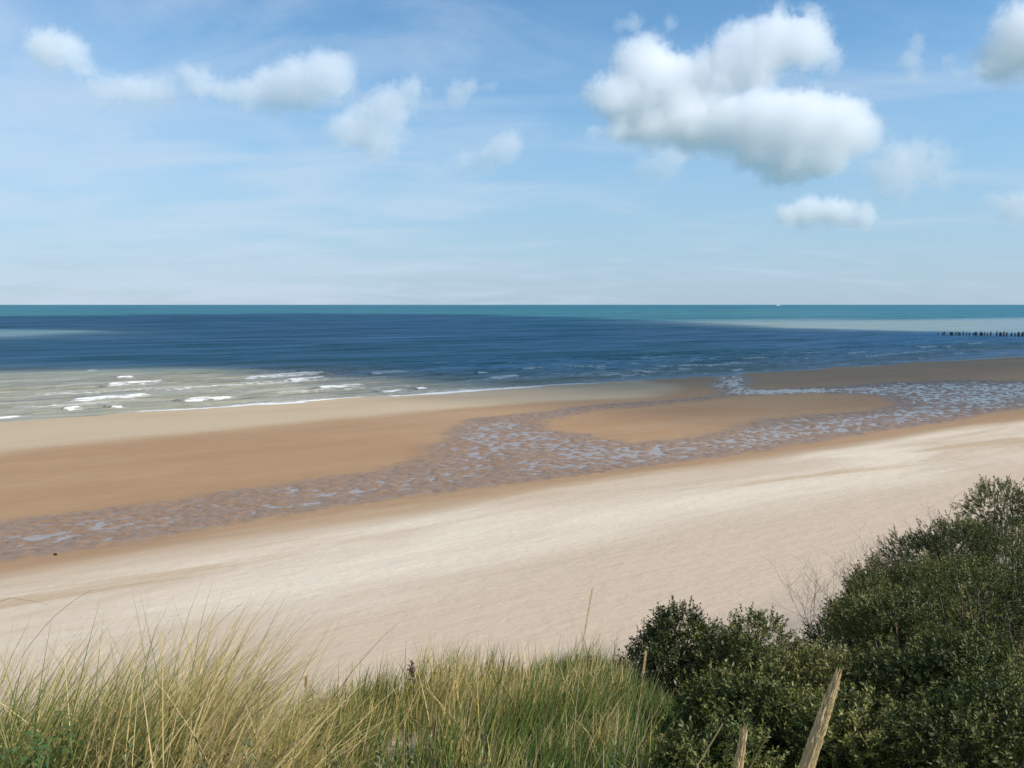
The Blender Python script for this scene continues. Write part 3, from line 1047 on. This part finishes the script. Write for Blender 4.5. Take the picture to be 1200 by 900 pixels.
shrub(968, 5.0, 722, 0.40, 0.5, 'olive shrub in the middle, left of the shaded hollow', seed=9, tone=0.50, n=2000)
shrub(1150, 4.6, 752, 0.60, 0.55, 'grey-green shrub right of centre with pale glinting leaves', seed=10, tone=0.52, n=2600, leafscale=1.15)
shrub(880, 4.2, 800, 0.42, 0.45, 'dark low shrub behind the smaller seed head', seed=11, tone=0.40, n=1700, leafscale=1.2)
shrub(1010, 3.7, 812, 0.44, 0.42, 'near shrub behind the large seed head', seed=12, tone=0.52, n=1900, leafscale=1.2)
shrub(1180, 3.5, 806, 0.50, 0.45, 'near shrub in the bottom right corner', seed=13, tone=0.44, n=2100, leafscale=1.2)
shrub(860, 3.2, 872, 0.26, 0.3, 'small grey-green shrub at bottom edge left of seed heads', seed=14, tone=0.58, n=1000)


# ------------------------------------------------------------------ seed heads and single stalks
def bez(p0, p1, p2, n):
    return [p0 * (1 - t) ** 2 + p1 * 2 * t * (1 - t) + p2 * t * t for t in [i / (n - 1) for i in range(n)]]


def view_point(px, py, d):
    r = ray(px, py)
    return Vector((0, 0, CAMZ)) + r * (d / r.y)


def seed_head(tip, low, d, length, width, label, seed):
    """marram flower spike: stalk from the ground and a dense spike of pressed spikelets"""
    rg = np.random.default_rng(seed)
    pt, pl_ = view_point(*tip, d), view_point(*low, d)
    ax = (pt - pl_).normalized()
    pb = pt - ax * length
    gx, gy = pb.x - ax.x * 0.5, pb.y + 0.04
    gp = Vector((gx, gy, float(ground_z(gx, gy)) - 0.02))
    root = empty('seed_head', gp)
    tag(root, label, 'seed head', 'marram seed heads close to the camera')
    sp = Soup()
    pts = bez(gp, gp.lerp(pb, 0.6) + Vector((0, 0, 0.12)), pb, 10)
    pts.append(pt - ax * 0.01)
    vv, ff = tube([p - gp for p in pts], [0.0022] * 10 + [0.0012], 6)
    sp.add(vv, ff, 0.5)
    sp.build('stalk', M_STRAW, root, smooth=True)
    sp = Soup()
    vv, ff = tube([(pb + ax * length * t) - gp for t in np.linspace(0, 0.97, 9)], [0.35 * width * max(0.12, math.sin(math.pi * (0.18 + 0.80 * t)) ** 0.6) for t in np.linspace(0, 1, 9)], 8)
    sp.add(vv, ff, 0.35)
    a = ax.cross(Vector((0, 1, 0))).normalized()
    b = ax.cross(a)
    N = 620
    for k in range(N):
        t = (k + rg.uniform(0, 1)) / N
        th = k * 2.39996 + rg.normal(0, 0.2)
        rad = 0.36 * width * max(0.10, math.sin(math.pi * (0.16 + 0.82 * t)) ** 0.6)
        o = (a * math.cos(th) + b * math.sin(th))
        s_ = ax.cross(o)
        p = pb + ax * (length * t * 0.95) + o * rad * 0.75
        L = 0.0105 * rg.uniform(0.75, 1.25)
        dr = (ax + o * rg.uniform(0.04, 0.17) + s_ * rg.normal(0, 0.06)).normalized()
        wq = 0.0010 * rg.uniform(0.7, 1.3)
        q = [p, p + dr * L * 0.4 + s_ * wq, p + dr * L, p + dr * L * 0.4 - s_ * wq, p + dr * L * 0.4 + o * wq * 0.9]
        sp.add([v - gp for v in q], [(0, 1, 4, 4), (1, 2, 4, 4), (2, 3, 4, 4), (3, 0, 4, 4)], float(np.clip(rg.normal(0.78, 0.18), 0, 1)))
    # degenerate quads become triangles
    me = bpy.data.meshes.new('spike')
    vv = np.concatenate(sp.v)
    me.from_pydata([tuple(x) for x in vv], [], [tuple(dict.fromkeys(f)) for f in np.concatenate(sp.f).tolist()])
    at = me.attributes.new('tone', 'FLOAT', 'POINT')
    at.data.foreach_set('value', np.concatenate(sp.a).astype(np.float32))
    me.materials.append(M_STRAW)
    o = bpy.data.objects.new('spike', me)
    C.objects.link(o)
    o.parent = root
    return root


seed_head((984, 784), (943, 905), 0.66, 0.17, 0.0165, 'large straw-coloured seed head at the bottom, in front of the shrubs', 1)
seed_head((873, 852), (864, 905), 0.74, 0.15, 0.0135, 'smaller straw-coloured seed head left of the large one', 2)


def stalk(pts_px, d, label, w0=0.0022, w1=0.0008, tone=0.7, spike=0.0, seed=0, name='grass_stalk'):
    """one long stalk that can be picked out of the grass; rooted in the dune"""
    rg = np.random.default_rng(3000 + seed)
    top = [view_point(px, py, d + 0.05 * i) for i, (px, py) in enumerate(pts_px)]
    low = top[-1]
    g = Vector((low.x, low.y, float(ground_z(low.x, low.y)) - 0.02))
    line = list(reversed(top))
    if low.z - g.z > 0.03:
        line = [g, g.lerp(low, 0.5) + Vector((0.01, 0, 0))] + line
    # smooth
    for _ in range(2):
        out = [line[0]]
        for p, q in zip(line[:-1], line[1:]):
            out += [p.lerp(q, 0.25), p.lerp(q, 0.75)]
        out.append(line[-1])
        line = out
    root = empty(name, g)
    tag(root, label, 'grass stalk', 'single stalks standing out of the dune grass')
    n = len(line)
    sp = Soup()
    vv, ff = tube([p - g for p in line], [w0 + (w1 - w0) * i / (n - 1) for i in range(n)], 4)
    sp.add(vv, ff, tone)
    sp.build('stem', M_STRAW, root, smooth=True)
    if spike:
        ax = (line[-1] - line[-5]).normalized()
        a = ax.cross(Vector((0, 1, 0))).normalized()
        b = ax.cross(a)
        vs, fs = [], []
        for k in range(90):
            t = k / 90
            th = k * 2.4
            o = a * math.cos(th) + b * math.sin(th)
            p = line[-1] - ax * spike * (1 - t) + o * 0.002
            dr = (ax + o * 0.25).normalized()
            s_ = ax.cross(o) * 0.0016
            L = 0.014 * rg.uniform(0.7, 1.2)
            i = len(vs)
            vs += [tuple(p - g), tuple(p + dr * L * 0.5 + s_ - g), tuple(p + dr * L - g), tuple(p + dr * L * 0.5 - s_ - g)]
            fs.append((i, i + 1, i + 2, i + 3))
        mesh_obj('spike', np.array(vs), np.array(fs), M_STRAW, root, attrs={'tone': np.full(len(vs), min(1, tone + 0.15))})
    return root


stalk([(694, 690), (686, 735), (680, 780), (672, 860)], 3.2, 'tall pale feathery stalk rising alone against the sand', tone=0.95, spike=0.22, seed=1, w0=0.0014)
stalk([(847, 848), (828, 880), (812, 905)], 2.0, 'thin straw stalk slanting left of the smaller seed head', tone=0.85, seed=2, w0=0.002, w1=0.0014)
stalk([(900, 862), (888, 882), (874, 910)], 1.9, 'short greenish stalk between the two seed heads', tone=0.3, seed=3, w0=0.0018)
stalk([(757, 765), (751, 810), (745, 850), (728, 905)], 3.0, 'upright pale stalk in front of the leftmost shrub', tone=0.85, spike=0.1, seed=4, w0=0.0017)
stalk([(784, 808), (762, 845), (738, 900)], 2.9, 'pale stalk leaning right across the leftmost shrub', tone=0.8, seed=5, w0=0.0018)
stalk([(772, 795), (757, 828), (745, 862)], 3.1, 'short yellowish stalk beside the upright pale stalk', tone=0.6, seed=6, w0=0.0016)
stalk([(718, 820), (706, 845), (692, 870), (682, 905)], 2.8, 'bent pale stalk in the green grass left of shrubs', tone=0.8, seed=7, w0=0.002)
stalk([(654, 830), (640, 858), (622, 900)], 2.6, 'straight pale stalk low in the middle grass', tone=0.85, seed=8, w0=0.002)
stalk([(311, 800), (297, 825), (278, 865), (262, 905)], 2.5, 'thick pale stalk in the gap between the grass stands', tone=0.85, spike=0.06, seed=9, w0=0.0026)
stalk([(359, 793), (357, 830), (350, 868), (341, 905)], 2.5, 'tall pale upright stalk right of the sandy gap', tone=0.9, spike=0.05, seed=10, w0=0.0022)
stalk([(473, 826), (474, 860), (473, 905)], 2.4, 'straight greenish upright stalk low in the middle', tone=0.5, seed=11, w0=0.0018)
stalk([(57, 709), (40, 704), (25, 703), (15, 700), (2, 704), (-20, 712), (-60, 760), (-80, 850)], 3.2, 'thin crooked dark stem arching in from the left edge', tone=0.25, seed=12, w0=0.0012, w1=0.0007)
stalk([(108, 690), (80, 708), (55, 730), (20, 775), (0, 840)], 3.6, 'long dark blade rising highest over left grass', tone=0.35, seed=13, w0=0.0016, w1=0.0005)
stalk([(285, 706), (255, 730), (225, 768), (205, 830)], 3.6, 'long dark blade right of the left grass stand', tone=0.35, seed=14, w0=0.0015, w1=0.0005)
stalk([(150, 870), (160, 858), (140, 905)][:2] + [(143, 905)], 2.3, 'dry curled stalk low in the left grass', tone=0.9, seed=15, w0=0.002)


# ------------------------------------------------------------------ small plants among the grass
def broad_plant(px, py, d, h, n, leaf, label, seed):
    rg = np.random.default_rng(4000 + seed)
    p = view_point(px, py, d)
    g = Vector((p.x, p.y, float(ground_z(p.x, p.y)) - 0.01))
    top = p.z - g.z
    root = empty('leafy_weed', g)
    tag(root, label, 'plant', 'leafy weeds in the left grass')
    sp = Soup()
    vs, fs, ts = [], [], []
    for k in range(n):
        t = rg.uniform(0.55, 1.0)
        a = k * 2.4 + rg.normal(0, 0.3)
        st = Vector((rg.normal(0, 0.045), rg.normal(0, 0.045), top * t))
        e = st + Vector((math.cos(a), math.sin(a), 0.35)) * leaf * 0.8
        vv, ff = tube([Vector((0, 0, 0)), Vector((st.x * 0.5, st.y * 0.5, st.z * 0.6)), st, e], [0.003, 0.0025, 0.002, 0.0012], 4)
        sp.add(vv, ff, 0.4)
        dr = Vector((math.cos(a), math.sin(a), rg.uniform(-0.1, 0.5))).normalized()
        sd = Vector((-math.sin(a), math.cos(a), rg.normal(0, 0.2))).normalized()
        up = dr.cross(sd)
        i = len(vs)
        W_ = leaf * 0.36
        prof = [(0, 0), (0.25, 0.8), (0.5, 1.0), (0.8, 0.6), (1, 0)]
        for (q, ww) in prof:
            c = e + dr * leaf * q - Vector((0, 0, 1)) * leaf * 0.25 * q * q
            for s_ in (-1, 0, 1):
                vs.append(tuple(c + sd * W_ * ww * s_ + up * (abs(s_) * W_ * 0.25 * ww)))
                ts.append(float(np.clip(rg.normal(0.5, 0.05) + 0.25 * math.sin(k * 1.7), 0, 1)))
        for q in range(4):
            for s_ in range(2):
                fs.append((i + q * 3 + s_, i + q * 3 + s_ + 1, i + q * 3 + s_ + 4, i + q * 3 + s_ + 3))
    mesh_obj('leaves', np.array(vs), np.array(fs), M_GREEN, root, smooth=True, attrs={'tone': ts})
    sp.build('stems', M_GREEN, root)


broad_plant(85, 842, 2.9, 0.3, 26, 0.03, 'bright green leafy weed in the left grass, upper one', 1)
broad_plant(62, 856, 2.7, 0.3, 18, 0.03, 'broad-leaved green weed left of the upper leafy weed', 2)
broad_plant(30, 872, 2.5, 0.3, 26, 0.032, 'dark green leafy weed nearest the left corner', 3)
broad_plant(44, 868, 2.45, 0.3, 14, 0.024, 'small yellow-green leafy weed between the other weeds', 4)
broad_plant(190, 832, 2.9, 0.3, 14, 0.022, 'small green weed at right end of left grass', 5)


def dark_weed(px, py, d, h, label, seed):
    rg = np.random.default_rng(4500 + seed)
    p = view_point(px, py, d)
    g = Vector((p.x, p.y, float(ground_z(p.x, p.y)) - 0.01))
    root = empty('seeding_weed', g)
    tag(root, label, 'plant', 'dark seeding weeds')
    sp = Soup()
    H = p.z - g.z
    vv, ff = tube([Vector((0, 0, 0)), Vector((0.01, 0, H * 0.5)), Vector((0, 0, H))], [0.003, 0.0025, 0.0012], 4)
    sp.add(vv, ff, 0.2)
    sp.build('stem', M_TWIG, root)
    n = 60
    base = np.stack([rg.normal(0, 0.004, n), rg.normal(0, 0.004, n), H - rg.uniform(0, h, n)], -1)
    dr = rg.normal(0, 1, (n, 3)) * np.array([1, 1, 0.5]) + np.array([0, 0, 0.6])
    dr /= np.linalg.norm(dr, axis=1, keepdims=True)
    V_, F_ = leaf_quads(base, dr, rg.normal(0, 1, (n, 3)), rg.uniform(0.012, 0.028, n), rg.uniform(0.004, 0.007, n))
    mesh_obj('seed_clusters', V_, F_, M_TWIG, root, attrs={'tone': np.repeat(rg.uniform(0.2, 1, n), 4)})


dark_weed(691, 770, 5.0, 0.13, 'dark upright weed at the grass edge, left of the pair', 1)
dark_weed(723, 773, 5.0, 0.12, 'dark upright weed at the grass edge, nearer the shrubs', 2)
dark_weed(482, 776, 4.2, 0.10, 'dark forked weed head above the middle grass', 3)


def make_sprig():
    root = empty('grey_sprig', (0, 0, 0))
    V_, F_, T_ = make_shoot(77, L=0.30, nl=42, ll=0.034, lw=0.0055)
    mesh_obj('leaves', V_, F_, M_SPRIG, root, attrs={'tone': np.clip(0.45 + T_ * 1.6, 0, 1)})
    sp = Soup()
    vv, ff = tube([(0, 0, -0.05), (0, 0, 0.15), (0.004, 0.002, 0.29)], [0.003, 0.0025, 0.001], 4)
    sp.add(vv, ff, 0.6)
    sp.build('stem', M_TWIG, root)
    return root


def copy_tree(o, parent=None):
    c = o.copy()
    C.objects.link(c)
    if parent:
        c.parent = parent
    for ch in o.children:
        copy_tree(ch, c)
    return c


proto = make_sprig()
rr = random.Random(8)
spots = [(rr.uniform(440, 620), rr.uniform(860, 905)) for i in range(16)] + [(rr.uniform(250, 345), rr.uniform(868, 900)) for i in range(6)] + \
        [(rr.uniform(620, 780), rr.uniform(870, 905)) for i in range(7)] + [(rr.uniform(120, 230), rr.uniform(872, 900)) for i in range(3)]
for i, (px, py) in enumerate(spots):
    o = proto if i == 0 else copy_tree(proto)
    d = rr.uniform(2.3, 2.9)
    p = view_point(px, py, d)
    s = rr.uniform(0.6, 1.0)
    gz = float(ground_z(p.x, p.y))
    o.location = (p.x, p.y, max(gz, p.z - 0.29 * s))
    if p.z - 0.29 * s > gz + 0.05:          # too tall for one shoot: grow it longer from the dune
        s3 = min(1.8, (p.z - gz) / 0.29)
        o.location = (p.x, p.y, gz)
        o.scale = (s, s, s3)
    else:
        o.scale = (s, s, s)
    o.rotation_euler = (rr.uniform(-0.3, 0.3), rr.uniform(-0.3, 0.3), rr.uniform(0, 6.28))
    tag(o, 'short grey-green leafy sprig low among the foot of the grass', 'plant', 'grey-green sprigs at the foot of the grass')


# ------------------------------------------------------------------ groyne, bird, weed, ship
def simple_mat(name, a, b_, scale, rough=0.8):
    m, n, b = material(name)
    oc = n.new('ShaderNodeTexCoord').outputs['Object']
    n.put(b.inputs['Base Color'], n.mix(n.rng(n.noise(oc, scale, 4), 0.3, 0.7), a, b_))
    b.inputs['Roughness'].default_value = rough
    return m


M_WOOD = simple_mat('wet_timber', (0.055, 0.05, 0.05), (0.12, 0.105, 0.09), 3)
M_BIRD = simple_mat('dark_feather', (0.06, 0.06, 0.065), (0.16, 0.16, 0.17), 20)
M_WHITE = simple_mat('ship_white', (0.75, 0.76, 0.77), (0.82, 0.82, 0.82), 0.1)
M_WEED = simple_mat('seaweed', (0.03, 0.022, 0.012), (0.07, 0.05, 0.025), 12)

A = hit(1094, 392.2, 0)
B = hit(1216, 394.6, 0)
groyne = empty('groyne', (B.x, B.y, 0))
tag(groyne, 'dark row of timber groyne posts standing in the sea at right edge', 'groyne')
rr = random.Random(21)
nv_post, f_post = tube([(0, 0, -1.5), (0, 0, 0.7), (0.02, 0, 0.97), (0.02, 0.01, 1.0)], [0.19, 0.175, 0.165, 0.10], 10)
pm = mesh_obj('post', np.array([tuple(p) for p in nv_post]), np.array(f_post), M_WOOD, groyne, smooth=True)
NP = 46
first = True
L = (A - B).length
for i in range(NP):
    t = i / (NP - 1)
    if t > 0.12 and vnoise(np.array([i * 0.9]), np.array([3.0]), 5)[0] < 0.30:
        continue
    o = pm if first else pm.copy()
    if not first:
        C.objects.link(o)
        o.parent = groyne
    first = False
    p = B.lerp(A, t)
    hgt = (1.9 - 0.75 * t) * rr.uniform(0.75, 1.1)
    o.location = (p.x - B.x + rr.uniform(-0.7, 0.7), p.y - B.y + rr.uniform(-0.9, 0.9), 0)
    o.scale = (rr.uniform(0.8, 1.5) * (1.7 - 0.7 * t), rr.uniform(0.9, 1.4), hgt)
    o.rotation_euler = (rr.uniform(-0.04, 0.04), rr.uniform(-0.04, 0.04), rr.uniform(0, 6))

# wading bird
p = hit(602, 454.5, 0)
bird = empty('bird', (p.x, p.y, -0.02))
tag(bird, 'tiny dark bird standing in the white surf', 'bird')
bm = bmesh.new()
prof = [(-0.20, 0.30, 0.008), (-0.13, 0.31, 0.035), (-0.05, 0.32, 0.065), (0.04, 0.335, 0.07), (0.10, 0.36, 0.05), (0.13, 0.40, 0.032), (0.145, 0.44, 0.03),
        (0.165, 0.465, 0.036), (0.195, 0.465, 0.026), (0.215, 0.46, 0.009)]
vv, ff = tube([(x, 0, z) for x, z, r in prof], [r for _, _, r in prof], 10)
o = mesh_obj('body', np.array([tuple(q) for q in vv]), np.array(ff), M_BIRD, bird, smooth=True)
vv, ff = tube([(0.212, 0, 0.46), (0.25, 0, 0.455), (0.275, 0, 0.447)], [0.008, 0.006, 0.002], 6)
mesh_obj('beak', np.array([tuple(q) for q in vv]), np.array(ff), M_WOOD, bird)
for s_ in (-1, 1):
    vv, ff = tube([(0.01, 0.03 * s_, 0.29), (0.02, 0.03 * s_, 0.15), (0.0, 0.03 * s_, 0.0), (0.06, 0.03 * s_, 0.0)], [0.014, 0.007, 0.006, 0.004], 6)
    mesh_obj('leg', np.array([tuple(q) for q in vv]), np.array(ff), M_WOOD, bird)
    vv, ff = tube([(0.09, 0.062 * s_, 0.35), (0.0, 0.07 * s_, 0.345), (-0.12, 0.045 * s_, 0.325), (-0.22, 0.02 * s_, 0.31)], [0.02, 0.035, 0.022, 0.004], 8)
    mesh_obj('wing', np.array([tuple(q) for q in vv]), np.array(ff), M_BIRD, bird, smooth=True)
bird.rotation_euler.z = 2.6

# seaweed clump on the wet sand
p = hit(65, 651.5)
sp = Soup()
rg = np.random.default_rng(5)
for k in range(26):
    a = rg.uniform(0, 6.28)
    r = 0.085 * rg.uniform(0.4, 1.2)
    pts = [Vector((0, 0, 0.03)), Vector((math.cos(a) * r * 0.5, math.sin(a) * r * 0.4, 0.05 + rg.uniform(0, 0.05))),
           Vector((math.cos(a + 0.4) * r, math.sin(a + 0.4) * r * 0.7, 0.01))]
    vv, ff = tube(pts, [0.014, 0.018, 0.005], 4)
    sp.add(vv, ff, 0)
o = sp.build('seaweed', M_WEED)
o.location = p + Vector((0, 0, 0.02))
tag(o, 'small dark clump of seaweed on the wet sand at left', 'seaweed')

# ship on the horizon
r = ray(912, 357.6)
D = 9000.0
sx = r.x / r.y * D
ship = empty('ship', (sx, D, 0))
ship.scale = (0.6, 0.6, 0.7)
tag(ship, 'tiny white ship on the horizon right of centre', 'ship')


def box_mesh(name, pts_lo, pts_hi, mat, parent):
    vs = np.array(pts_lo + pts_hi, float)
    n = len(pts_lo)
    me = bpy.data.meshes.new(name)
    me.from_pydata([tuple(v) for v in vs], [], [tuple(reversed(range(n))), tuple(range(n, 2 * n))] + [(i, (i + 1) % n, (i + 1) % n + n, i + n) for i in range(n)])
    me.materials.append(mat)
    o = bpy.data.objects.new(name, me)
    C.objects.link(o)
    o.parent = parent
    return o


box_mesh('hull', [(-32, -5, -2), (30, -5, -2), (38, 0, -2), (30, 5, -2), (-32, 5, -2)], [(-34, -7, 7), (32, -7, 8), (46, 0, 10), (32, 7, 8), (-34, 7, 7)], M_WHITE, ship)
box_mesh('superstructure', [(-22, -5, 7.2), (6, -5, 7.2), (6, 5, 7.2), (-22, 5, 7.2)], [(-20, -4.5, 20), (3, -4.5, 20), (3, 4.5, 20), (-20, 4.5, 20)], M_WHITE, ship)
box_mesh('bridge', [(-14, -5, 20.1), (2, -5, 20.1), (2, 5, 20.1), (-14, 5, 20.1)], [(-13, -4, 26), (0, -4, 26), (0, 4, 26), (-13, 4, 26)], M_WHITE, ship)
vv, ff = tube([(-8, 0, 26), (-8, 0, 42)], [2.2, 1.0], 8)
mesh_obj('mast', np.array([tuple(q) for q in vv]), np.array(ff), M_WHITE, ship)
